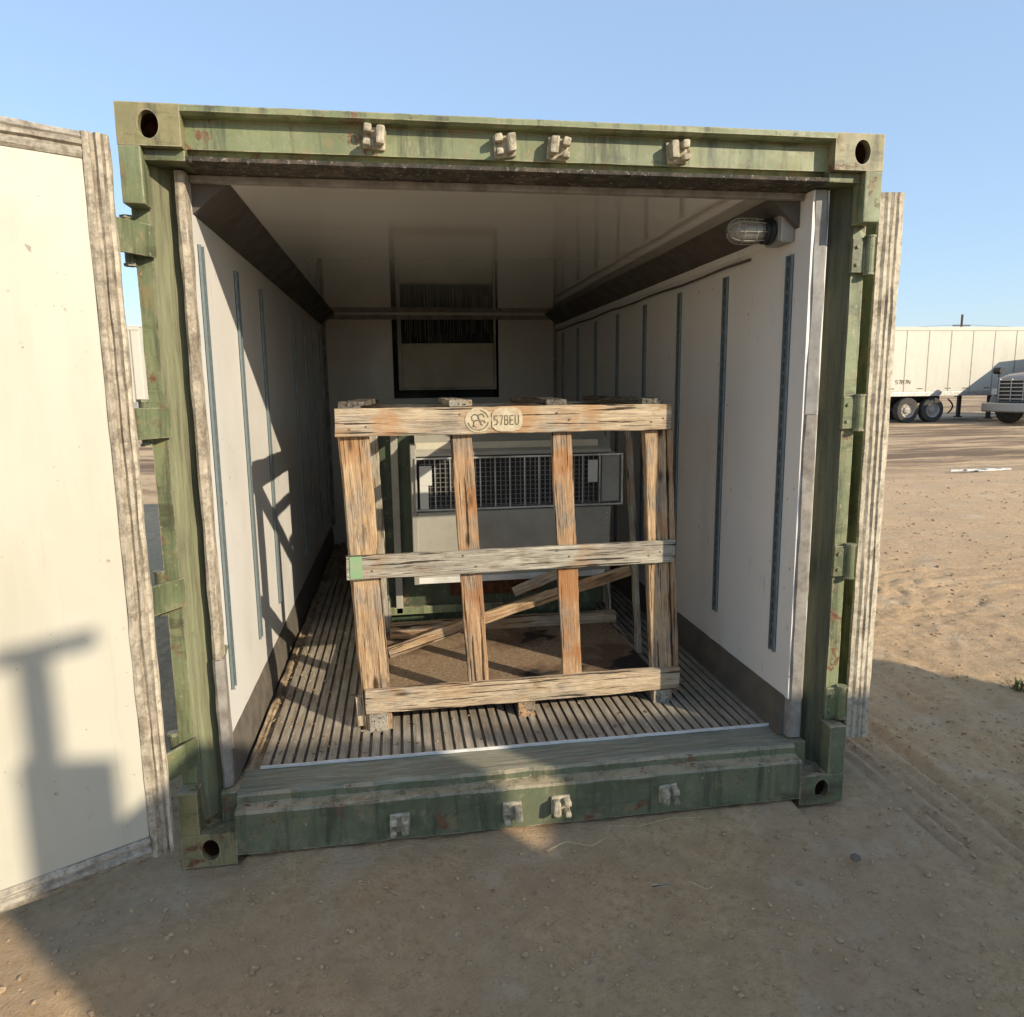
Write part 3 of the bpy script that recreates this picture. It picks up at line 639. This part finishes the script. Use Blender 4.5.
# ---------------------------------------------------------------- wooden crate
CR=empty('wooden_crate',S(1.25,.8,.265),'weathered open wooden slat crate standing on the ribbed floor of the green container','crate')
def board(name,a,b,wd,th,mat,parent,nrm=(0,-1,0),seed=0,rough=.0034,bow=0,world=None):
    """slat from a to b, width wd across, thickness th along nrm; own local axes: X = along the grain"""
    a=Vector(a);b=Vector(b);X=(b-a);L=X.length;X.normalize();N=Vector(nrm);N=(N-X*N.dot(X)).normalized();Y=N.cross(X)
    M=Matrix((( X.x,Y.x,N.x,a.x),(X.y,Y.y,N.y,a.y),(X.z,Y.z,N.z,a.z),(0,0,0,1)))
    bm=bmesh.new(); cuts=max(6,int(L/.03)); rings=[]; c=.003; rr=random.Random(seed*13+5)
    P=[(-wd/2+c,-th/2),(0,-th/2),(wd/2-c,-th/2),(wd/2,-th/2+c),(wd/2,th/2-c),(wd/2-c,th/2),(0,th/2),(-wd/2+c,th/2),(-wd/2,th/2-c),(-wd/2,-th/2+c)]
    for k in range(cuts+1):
        t=L*k/cuts; ring=[]; bw=bow*math.sin(math.pi*k/cuts)
        for i,(p,q) in enumerate(P):
            dp=rough*noise.noise(Vector((t*7,p*30,seed*3.7)))+rough*.6*noise.noise(Vector((t*30,p*30,seed*1.7+9)))
            dq=rough*noise.noise(Vector((t*6,q*30+7,seed*2.1)))
            tt=t
            if k in (0,cuts): tt+=rr.uniform(-.0025,.0025)
            ring.append(bm.verts.new((tt,p+dp+bw,q+dq)))
        rings.append(ring)
    n=len(P)
    for k in range(cuts):
        for i in range(n): bm.faces.new((rings[k][i],rings[k][(i+1)%n],rings[k+1][(i+1)%n],rings[k+1][i]))
    bm.faces.new(rings[0]);bm.faces.new(rings[-1][::-1])
    return obj(name,bm,mat,parent,mw=M)
sd_=[0]
def B(name,a,b,wd,th,mat,nrm=(0,-1,0),parent=None,**k):
    def fit(p): q=1+(p[1]-.37)/2.8026; return (.777+(p[0]-.777)*q,p[1],1.6064+(p[2]-1.6064)*q)
    if max(a[1],b[1])<.55: a,b=fit(a),fit(b)
    sd_[0]+=1; return board(name,S(*a),S(*b),wd*1.03,th*1.03,mat,parent or CR,nrm,seed=sd_[0],**k)
# front frame posts (racked slightly to the left), behind the rails
yf=lambda x:.385+(x-.62)*.053
p1=B('post',(.617,yf(.6)+.02,1.437),(.661,yf(.6)+.02,.283),.108,.045,M_wtan)
B('post',(.580,yf(.6)+.065,1.437),(.622,yf(.6)+.065,.30),.040,.085,M_wtan)
B('slat',(1.009,yf(1.0)+.012,1.50),(1.064,yf(1.0)+.012,.36),.085,.022,M_wor)
B('slat',(1.396,yf(1.4)+.012,1.50),(1.450,yf(1.4)+.012,.36),.082,.022,M_wor)
B('post',(1.772,yf(1.8)+.02,1.437),(1.830,yf(1.8)+.02,.30),.088,.045,M_wtan)
B('post',(1.827,yf(1.8)+.045,1.437),(1.884,yf(1.8)+.045,.36),.026,.07,M_wor)
# front rails
yr=lambda x:yf(x)-.016
tr=B('top_rail',(.548,yr(.55),1.488),(1.838,yr(1.84),1.489),.103,.030,M_wpale)
mr=B('middle_rail',(.564,yr(.56),.938),(1.870,yr(1.87),.946),.092,.026,M_wgrey)
B('bottom_rail',(.612,yr(.61),.394),(1.903,yr(1.9),.402),.096,.030,M_wpale)
# top and side frame
dz=-.09   # crate narrows a touch towards the back
B('side_rail',(.575,.40,1.49),(.575+.02,1.32,1.49),.085,.025,M_wgrey,(1,0,0))
B('side_rail',(1.83,.45,1.49),(1.83,1.34,1.49),.085,.025,M_wgrey,(1,0,0))
B('top_slat',(.600,.365,1.552),(.640,1.34,1.552),.085,.022,M_wdark,(0,0,1),rough=.006)
B('top_slat',(1.015,.40,1.552),(1.02,1.34,1.552),.082,.022,M_wgrey,(0,0,1),rough=.006)
B('top_slat',(1.395,.42,1.552),(1.395,1.34,1.552),.085,.022,M_wdark,(0,0,1),rough=.006)
B('top_slat',(1.79,.44,1.552),(1.775,1.34,1.552),.085,.022,M_wdark,(0,0,1),rough=.006)
B('post',(.64,1.32,1.53),(.68,1.32,.30),.06,.04,M_wgrey)
B('post',(1.84,1.33,1.53),(1.88,1.33,.30),.022,.05,M_wgrey)
B('top_rail',(.58,1.355,1.49),(1.85,1.355,1.49),.09,.025,M_wgrey)
# thin slat on right side
B('slat',(1.80,.80,1.53),(1.875,.80,.36),.022,.05,M_wgrey)
# base: skids, deck and rear bearer
for x,m,x2 in ((.66,M_wgrey,.70),(1.262,M_wor,1.28),(1.855,M_wgrey,1.87)): B('skid',(x,yf(x)-.02,.305),(x2,1.36,.305),.070,.085,m,(0,0,1))
B('side_rail',(.600,.40,.36),(.64,1.32,.36),.09,.02,M_wgrey,(1,0,0)); 
B('bearer',(.70,1.27,.385),(1.90,1.29,.385),.06,.06,M_wpale)
B('corner_stub',(.598,.40,.42),(.603,.40,.30),.02,.05,M_wpale,(1,0,0))
bm=bmesh.new(); p,q=S(.655,.43,.349),S(1.86,1.335,.362); box(bm,p.x,q.x,p.y,q.y,p.z,q.z,.002); bmesh.ops.subdivide_edges(bm,edges=bm.edges[:],cuts=12,use_grid_fill=True)
for v in bm.verts: v.co.z+=.003*noise.noise(v.co*3)
obj('deck',bm,M_ply,CR)
# nail heads on the rails
for par,z in ((tr,1.488),(mr,.940)):
    for x in (.60,.66,1.01,1.06,1.39,1.44,1.78,1.83):
        bm=bmesh.new(); p=S(x,yr(x)-.0165 if par is tr else yr(x)-.0145,z+random.Random(x).uniform(-.025,.025)); cyl(bm,p+Vector((0,.004,0)),p-Vector((0,.0025,0)),.004,8); obj('nail',bm,M_kick,par)
# stamp on top rail: pale patches, round emblem and characters
def patch(cx,cz,rx,rz,seed,sq=2.0):
    b=bmesh.new(); vs=[]
    for k in range(44):
        t=2*math.pi*k/44; c_,s_=math.cos(t),math.sin(t); e=2/sq
        px=rx*math.copysign(abs(c_)**e,c_); pz=rz*math.copysign(abs(s_)**e,s_); j=1+.05*noise.noise(Vector((k*.9,seed,0)))
        x=cx+px*j; p=S(x,yr(x)-.0186,cz+pz*j); vs.append(b.verts.new(p))
    fc=b.faces.new(vs); r_=bmesh.ops.extrude_face_region(b,geom=[fc]); 
    for v in r_['geom']:
        if isinstance(v,bmesh.types.BMVert): v.co.y+=.0035
    return b
bm=patch(1.080,1.489,.050,.047,1); stp=obj('stencil_patch',bm,M_mark,tr)
bm=patch(1.192,1.489,.060,.046,2,3.2); stp2=obj('stencil_patch',bm,M_mark,tr)
bm=bmesh.new()
def inkline(bm,pts,wd=.0035):
    for (x0,z0_),(x1,z1_) in zip(pts,pts[1:]):
        a_,b_=S(x0,yr(x0)-.0206,z0_),S(x1,yr(x1)-.0206,z1_); d=(b_-a_); 
        if d.length<1e-5: continue
        d.normalize(); n_=Vector((-d.z,0,d.x))*wd/2; e=d*wd*.3
        v=[bm.verts.new(q) for q in (a_-n_-e,b_-n_+e,b_+n_+e,a_+n_-e)]; fc=bm.faces.new(v)
        r_=bmesh.ops.extrude_face_region(bm,geom=[fc])
        for q in r_['geom']:
            if isinstance(q,bmesh.types.BMVert): q.co.y+=.0018
ring=[(1.080+.040*math.cos(t*math.pi/12),1.489+.038*math.sin(t*math.pi/12)) for t in range(25)]
inkline(bm,[p for i,p in enumerate(ring)][13:24],.004); inkline(bm,ring[1:6],.003)
for cx,cz,rr_ in ((1.068,1.497,.014),(1.091,1.500,.012),(1.076,1.474,.015),(1.098,1.478,.009)):
    inkline(bm,[(cx+rr_*math.cos(t*.9),cz+rr_*math.sin(t*.9)) for t in range(6)],.004)
obj('round_emblem',bm,M_ink,stp)
glyph={'5':[(1,1),(0,1),(0,.55),(.8,.55),(1,.3),(.7,0),(0,0)],'7':[(0,1),(1,1),(.45,0)],'B':[(0,0),(0,1),(.8,1),(.9,.75),(.7,.52),(0,.52),(.8,.52),(1,.25),(.8,0),(0,0)],
 'E':[(1,1),(0,1),(0,.5),(.8,.5),(0,.5),(0,0),(1,0)],'U':[(0,1),(0,.15),(.3,0),(.7,0),(1,.2),(1,1)],'N':[(0,0),(0,1),(1,0),(1,1)]}
def word(txt,x,z,wd,ht,gap,lw):
    b=bmesh.new()
    for ch in txt: inkline(b,[(x+px*wd,z+pz*ht) for px,pz in glyph[ch]],lw); x+=wd+gap
    return b
obj('stencil_text',word('57BEU',1.142,1.470,.013,.034,.0075,.0034),M_ink,stp2)
bm=bmesh.new(); x0=.578; 
a_,b_=S(x0,yr(x0)-.0158,.898),S(x0+.046,yr(x0)-.0158,.984); box(bm,a_.x,b_.x,a_.y-.0008,a_.y+.003,a_.z,b_.z,.0005); obj('green_paint_mark',bm,M_gpaint,mr)
# loose planks lying inside the crate
def loose(a,b,wd,th,mat,nrm,label,bow=0,name='loose_plank'):
    sd_[0]+=1; o=board(name,S(*a),S(*b),wd,th,mat,None,nrm,seed=sd_[0],bow=bow); return tag(o,label,'plank')
loose((.70,.93,.385),(1.845,.86,.745),.055,.022,M_wtan,(0,-1,.15),'long thin bowed tan plank lying diagonally inside the crate',.012)
loose((1.32,1.10,.60),(1.66,1.12,.72),.05,.02,M_wpale,(0,-1,.2),'short pale board end behind the diagonal plank in the crate')
loose((.71,1.20,.382),(.97,1.14,.384),.07,.02,M_wor,(0,0,1),'short rusty brown wood offcut on the crate deck beneath the green cabinet')
for o in bpy.data.objects:
    if o.name.startswith('loose_plank'): o['group']='loose boards in the crate'

# ---------------------------------------------------------------- refrigeration unit inside the crate
def SB(bm,x0,x1,y0,y1,z0,z1,bev=0,mi=0):
    p,q=S(x0,y0,z0),S(x1,y1,z1); box(bm,p.x,q.x,p.y,q.y,p.z,q.z,bev,mi)
def EV(x,y,z):
    y2=1.3845-(1.3845-y)*.54 if y<1.3845 else y
    k=(2.4326+y2)/(2.4326+y) if y<1.3845 else 1
    return .777+(x-.777)*k,y2,1.6064+(z-1.6064)*k
def SE(bm,x0,x1,y0,y1,z0,z1,bev=0,mi=0):
    yk=y0; k=(2.4326+EV(0,yk,0)[1])/(2.4326+yk)
    f1=lambda x:.777+(x-.777)*k
    f2=lambda z:1.6064+(z-1.6064)*k
    SB(bm,f1(x0),f1(x1),EV(0,y0,0)[1],EV(0,y1,0)[1],f2(z0),f2(z1),bev,mi)
U=empty('cooling_unit',S(1.25,1.6,.265),'grey and dark green cooling unit with a wide louvred grille, inside the wooden crate','cooling unit')
bm=bmesh.new(); SB(bm,.62,1.865,1.385,1.72,.43,1.47,.01); SB(bm,.66,1.83,1.40,1.70,.3495,.4295,.004); cab=obj('cabinet',bm,M_cab,U)
for a0,b0 in ((.735,.772),(.60,.625),(1.86,1.885)): bm=bmesh.new(); SB(bm,a0,b0,1.355,1.384,.44,1.46,.004); obj('frame_strip',bm,M_housing,U)
bm=bmesh.new(); SB(bm,.69,1.30,1.355,1.384,.435,.475,.004); obj('foot_rail',bm,M_green_lt,U)
bm=bmesh.new(); SB(bm,1.02,1.5,1.37,1.3848,.52,.60,.003); obj('rust_streaked_strip',bm,M_rustin,U)
# evaporator housing (side profile extruded in x): sloped hood on top, belly tapering back at the bottom
EX0,EX1=.852,1.775
prof=[(1.383,1.392),(1.24,1.392),(.965,1.318),(.965,1.300),(1.06,1.300),(1.06,1.045),(.955,1.042),(1.035,.705),(1.383,.705)]
bm=bmesh.new(); prism(bm,[(S(*EV(0,y,z)).y,S(*EV(0,y,z)).z) for y,z in prof],'x',S(.777+(EX0-.777)*1.058,0,0).x,S(.777+(EX1-.777)*1.058,0,0).x)
bmesh.ops.bevel(bm,geom=[e for e in bm.edges],offset=.003,segments=1,affect='EDGES')
hs=obj('evaporator_housing',bm,M_housing,U)
bm=bmesh.new(); SE(bm,EX0+.002,EX1-.05,1.01,1.03,1.330,1.362,.003); obj('hood_flange',bm,M_flange,hs)
bm=bmesh.new(); SE(bm,EX0+.05,EX1-.06,1.10,1.22,1.384,1.393,.002)
bm.transform(Matrix.Translation((0,0,0))); bm.free()
bm=bmesh.new(); SE(bm,.828,.8515,.955,.985,.70,1.352,.003); SE(bm,.828,.8515,.9852,1.38,.70,1.352,.002); obj('side_flange',bm,M_steel,hs)
bm=bmesh.new(); SE(bm,.845,1.765,1.012,1.034,.688,.716,.002); obj('drip_lip',bm,M_white,hs)
for i in range(12):
    t=i/11; p=S(*EV(EX1-.016,.962+.068*t,1.01-.28*t)); bm=bmesh.new(); cyl(bm,p+Vector((0,.003,0)),p+Vector((0,-.004,0)),.004,8); obj('rivet',bm,M_alu,hs)
bm=bmesh.new(); SE(bm,.93,1.62,1.245,1.37,1.3925,1.402,.002); obj('hood_strip',bm,M_white,hs)
# grille box
GX0,GX1,GZ0,GZ1=.846,1.828,1.052,1.298
bm=bmesh.new(); t=.008
SE(bm,GX0,GX1,.935,.952,GZ0,GZ0+t,.001); SE(bm,GX0,GX1,.935,.952,GZ1-t,GZ1,.001); SE(bm,GX0,GX0+t,.935,.952,GZ0+t+.0003,GZ1-t-.0003,.001); SE(bm,GX1-t,GX1,.935,.952,GZ0+t+.0003,GZ1-t-.0003,.001)
gr=obj('grille_frame',bm,M_alu,U)
bm=bmesh.new(); SE(bm,EX0+.003,1.73,1.03,1.0585,GZ0+.003,GZ1-.0025); obj('grille_backing',bm,M_black,gr)
bm=bmesh.new()
for x in (.935,1.005,1.075,1.144,1.213,1.282,1.352,1.42,1.49,1.56,1.63): SE(bm,x,x+.0045,.940,.956,GZ0+t+.0005,GZ1-t-.0005)
SE(bm,1.712,1.718,.938,.956,GZ0+t+.0005,GZ1-t-.0005); obj('vertical_blades',bm,M_alu,gr)
bm=bmesh.new(); x=.89
for i in range(11):
    z=GZ0+.02+i*.0215; SE(bm,.87,1.70,.958,.9605,z,z+.0028)
while x<1.70: SE(bm,x,x+.004,.9608,.9815,GZ0+t,GZ1-t); x+=.0235
obj('wire_mesh',bm,M_alu_d,gr)
bm=bmesh.new(); SE(bm,1.735,1.822,.975,1.05,GZ0+.012,GZ1-.01,.002); SE(bm,1.776,1.822,1.051,1.38,GZ0,GZ1,.002); obj('end_cover',bm,M_housing,gr)
bm=bmesh.new(); SE(bm,.866,.922,.930,.9335,1.172,1.262,.001); SE(bm,.866,.905,.931,.9338,1.062,1.1715,.001); obj('label_plate',bm,M_label,gr)
bm=bmesh.new(); SE(bm,1.655,1.702,.930,.9335,1.165,1.270,.001); obj('label_plate',bm,M_label,gr)

# ---------------------------------------------------------------- trailers, truck, pole
def wheel(parent,c,r,wd,axis='y',dirn=-1,M=None):
    bm=bmesh.new(); prof=[(r*.60,-wd/2),(r*.93,-wd/2),(r,-wd/2+.04),(r,wd/2-.04),(r*.93,wd/2),(r*.60,wd/2)]
    lathe(bm,prof,(0,0,0),'y',36); bm.transform(Matrix.Translation(c))
    if M: bm.transform(M)
    t=obj('wheel',bm,M_rub,parent,smooth=False)
    bm=bmesh.new(); y=dirn*wd/2
    lathe(bm,[(r*.62,y*.9),(r*.60,y*1.0),(r*.56,y*.8),(r*.50,y*.35),(r*.30,y*.30),(r*.24,y*.75),(r*.10,y*.85),(.001,y*.85)],(0,0,0),'y',28)
    for k in range(8):
        a=k*math.pi/4; p=Vector((r*.38*math.cos(a),y*.3,r*.38*math.sin(a))); cyl(bm,p,p+Vector((0,y*.25,0)),.02,6)
    bm.transform(Matrix.Translation(c))
    if M: bm.transform(M)
    obj('rim',bm,M_rim,t)
def trailer(x0,x1,y,label,wheels,leg):
    T=empty('box_trailer',((x0+x1)/2,y+1.25,0),label,'trailer','white trailers parked far off'); zt,zb=3.86,1.08
    bm=bmesh.new(); box(bm,x0,x1,y,y+2.55,zb+.18,zt-.0,.03); obj('body',bm,M_trailer,T)
    bm=bmesh.new(); box(bm,x0-.01,x1+.01,y-.02,y+2.57,zt+.0005,zt+.05,.01); box(bm,x0-.01,x1+.01,y-.025,y-.0005,zt-.10,zt-.0,.004); obj('top_rail',bm,M_trailer,T)
    bm=bmesh.new(); box(bm,x0,x1,y-.03,y+2.58,zb,zb+.179,.01)
    obj('bottom_rail',bm,M_alu,T)
    x=x0+1.02
    while x<x1-.2: bm=bmesh.new(); box(bm,x,x+.035,y-.012,y-.0005,zb+.18,zt-.11,.002); obj('panel_seam',bm,M_steel,T); x+=1.02
    x=x0+.35; rr=random.Random(int(x0))
    while x<x1-.5: bm=bmesh.new(); box(bm,x,x+.26,y-.008,y-.0006,zb+.30,zb+.335,.001); obj('side_marker',bm,M_kick,T); x+=rr.choice((.8,1.02,1.3))
    for wx in wheels:
        for yy,dd in ((y+.16,-1),(y+2.39,1)): wheel(T,(wx,yy,.50),.52,.30,dirn=dd)
    bm=bmesh.new()
    for wx in wheels: cyl(bm,(wx,y+.3,.5),(wx,y+2.2,.5),.09,10)
    box(bm,min(wheels)-.7,max(wheels)+.7,y+.55,y+2.0,.78,zb-.001,.01); obj('axle_frame',bm,M_black,T)
    for yy in (y+.35,y+2.1):
        bm=bmesh.new(); box(bm,leg,leg+.14,yy,yy+.14,.12,zb-.001,.01); box(bm,leg-.06,leg+.2,yy-.06,yy+.2,.06,.119,.01); obj('landing_leg',bm,M_black,T)
    bm=bmesh.new(); P=[Vector((max(wheels)+.75+.25*math.sin(t*.5),y+.12,.95-.10*t)) for t in range(7)]; tube(bm,P,.035,6); obj('mud_bracket',bm,M_black,T)
    return T
T1=trailer(20.6,36.2,25.8,'long white box trailer beyond the yard, two dusty rear wheels beside the truck',(21.92,23.08),26.0)
T2=trailer(-23.6,-8.0,25.5,'white box trailer seen through the gap between the swung door and the green post',(-22.2,-21.05),-12)
# small serial on trailer flank
bm=bmesh.new()
def tl(bm,pts,x,z,s,y):
    for (a0,b0),(a1,b1) in zip(pts,pts[1:]):
        p,q=Vector((x+a0*s*.7,y,z+b0*s)),Vector((x+a1*s*.7,y,z+b1*s)); d=(q-p).normalized(); n_=Vector((-d.z,0,d.x))*.011
        v=[bm.verts.new(c) for c in (p-n_,q-n_,q+n_,p+n_)]; bm.faces.new(v)
for i,ch in enumerate('57B7N'): tl(bm,glyph[ch],21.25+i*.14,1.60,.15,25.785)
obj('serial_number',bm,M_ink,T1)
# dusty truck front at right
th=math.atan2(-.66,-.75); TM=Matrix.Translation((22.35,21.9,0))@Matrix.Rotation(th+math.pi/2,4,'Z')  # local -Y = forward? front faces local -Y
TM=Matrix.Translation((24.35,22.9,0))@Matrix.Scale(1.22,4)@Matrix.Rotation(math.atan2(-.08,-1)+math.pi/2,4,'Z')
TR=empty('semi_truck',(0,0,0),'dusty truck with a chrome barred grille standing at the right edge of the yard','truck',mw=TM.copy())
def TB(bm,*a,**k): box(bm,*a,**k)
def tobj(n,bm,m,parent=TR,**k): bm.transform(TM); return obj(n,bm,m,parent,**k)
bm=bmesh.new(); prism(bm,[(.0,.70),(.0,1.42),(.25,1.52),(1.9,1.72),(1.9,.70)],'x',-.72,.72); bmesh.ops.bevel(bm,geom=bm.edges[:],offset=.05,segments=2,affect='EDGES'); tobj('hood',bm,M_truck)
bm=bmesh.new(); prism(bm,[(1.9,.70),(1.9,1.72),(2.35,2.5),(2.5,2.62),(4.3,2.72),(4.3,.70)],'x',-1.1,1.1); bmesh.ops.bevel(bm,geom=bm.edges[:],offset=.05,segments=2,affect='EDGES'); cabn=tobj('cab',bm,M_truck)
bm=bmesh.new(); prism(bm,[(1.92,1.80),(2.30,2.42),(2.33,2.42),(1.95,1.80)],'x',-.95,.95); bm.transform(Matrix.Translation((0,-.03,0))); tobj('windscreen',bm,M_tglass)
for s in (-1,1):
    bm=bmesh.new(); prof=[(.12,.55)]+[(.75+.68*math.cos(math.pi-t*math.pi/8),.60+.62*math.sin(math.pi-t*math.pi/8)) for t in range(9)]+[(1.30,.55),(1.2,.6)]+[(.75+.58*math.cos(t*math.pi/8),.60+.52*math.sin(t*math.pi/8)) for t in range(9)]
    x0,x1=sorted((s*.725,s*1.12)); prism(bm,prof,'x',x0,x1); tobj('fender',bm,M_truck)
    bm=bmesh.new(); TB(bm,s*.92-.13,s*.92+.13,.06,.20,.92,1.12,bev=.03); tobj('headlight',bm,M_label)
    bm=bmesh.new(); x=s*1.05; cyl(bm,(x,.35,1.20),(x,.30,1.62),.018,8); cyl(bm,(x-.13,.30,1.70),(x+.13,.30,1.70),.11,16); tobj('mirror',bm,M_black)
bm=bmesh.new(); TB(bm,-.62,.62,-.03,.001,.74,1.38); tobj('grille_back',bm,M_black)
bm=bmesh.new()
for z in (.78,.90,1.02,1.14,1.26,1.37): TB(bm,-.66,.66,-.07,-.031,z,z+.04,bev=.008)
for x in (-.66,-.22,.22,.62): TB(bm,x,x+.04,-.075,-.0305,.74,1.42,bev=.008)
tobj('grille_bars',bm,M_chrome)
bm=bmesh.new(); TB(bm,-1.12,1.12,-.22,-.04,.38,.68,bev=.04); tobj('bumper',bm,M_chrome)
for s in (-1,1):
    for yy in (.75,3.6):
        bm=bmesh.new(); r=.50; wd=.3; prof=[(0.001,-wd/2),(r*.93,-wd/2),(r,-wd/2+.04),(r,wd/2-.04),(r*.93,wd/2),(0.001,wd/2)]
        lathe(bm,prof,(0,0,0),'x',30); bm.transform(Matrix.Translation((s*.93,yy,.5))); tobj('wheel',bm,M_rub)
bm=bmesh.new(); TB(bm,-.5,.5,.3,6.5,.55,.69,bev=.01); tobj('chassis',bm,M_black)
# utility pole and wires
UP=empty('utility_pole',(64.7,75,0),'thin dark utility pole rising above the roofline of the long white trailer','utility pole')
bm=bmesh.new(); cyl(bm,(64.7,75,-.1),(64.7,75,9.3),.16,10,.12); obj('pole',bm,M_pole,UP)
bm=bmesh.new(); box(bm,63.6,65.8,74.95,75.05,8.0,8.12,.01); cyl(bm,(65.1,74.9,7.1),(65.1,74.9,7.9),.22,12); obj('crossarm',bm,M_pole,UP)
def wire(x0,x1,z,lab):
    bm=bmesh.new(); P=[Vector((x0+(x1-x0)*t/20,75,z-2.2*(t/20)*(1-t/20)*1.2)) for t in range(21)]; tube(bm,P,.014,4); return obj('wire',bm,M_pole,UP)
wire(64.7,120,8.2,''); wire(64.7,20,8.2,'')

# ---------------------------------------------------------------- unseen stand-ins behind the camera, shaped to cast shade on sill and door
def occ(name,label,cat,boxes,mat):
    O=empty(name,(boxes[0][0],boxes[0][2],0),label,cat)
    for k,bx in enumerate(boxes):
        bm=bmesh.new(); box(bm,*bx,bev=.01); obj(['body','shade_extra'][min(k,1)],bm,mat,O)
SH=.47
occ('shade_standin_wide','unseen container-sized stand-in behind the camera, added to cast shade on the sill','container',[(5.40,8.10,-6.0,-3.6,0,2.16+SH),(4.80,5.398,-3.64,-3.6,0,2.16+SH),(7.4,8.22,-5.0,-3.6,2.165+SH,3.2)],M_green)  # added blocks; the gap and raised box only shape the cast shade
occ('shade_standin_narrow','unseen narrow stand-in behind the camera, added to cast shade on the sill','cabinet',[(3.55,4.555,-4.4,-3.6,0,2.16+SH)],M_green)  # added block, sized only for the shade it throws
PP=empty('shade_standin_tee',(3.9,-4.6,0),'unseen stand-in added for its T-shaped shadow, a bracket and a box base across the yard','post')
ox,oy,oz=1.333,-1.4,.84  # added T shape, placed only for its shadow on the left door
bm=bmesh.new(); box(bm,2.45+ox,2.755+ox,-3.24+oy,-3.2+oy,-.02,2.325+oz,.01); obj('standin_base',bm,M_green,PP)
bm=bmesh.new(); box(bm,2.475+ox,2.575+ox,-3.23+oy,-3.2+oy,2.3255+oz,2.62+oz,.01); obj('standin_stem',bm,M_steel,PP)
bm=bmesh.new(); box(bm,-.165,.165,-.02,.02,-.025,.025,.01); bm.transform(Matrix.Translation((2.575+ox,-3.22+oy,2.66+oz))@Matrix.Rotation(-.26,4,'Y')); obj('crossbar',bm,M_steel,PP)
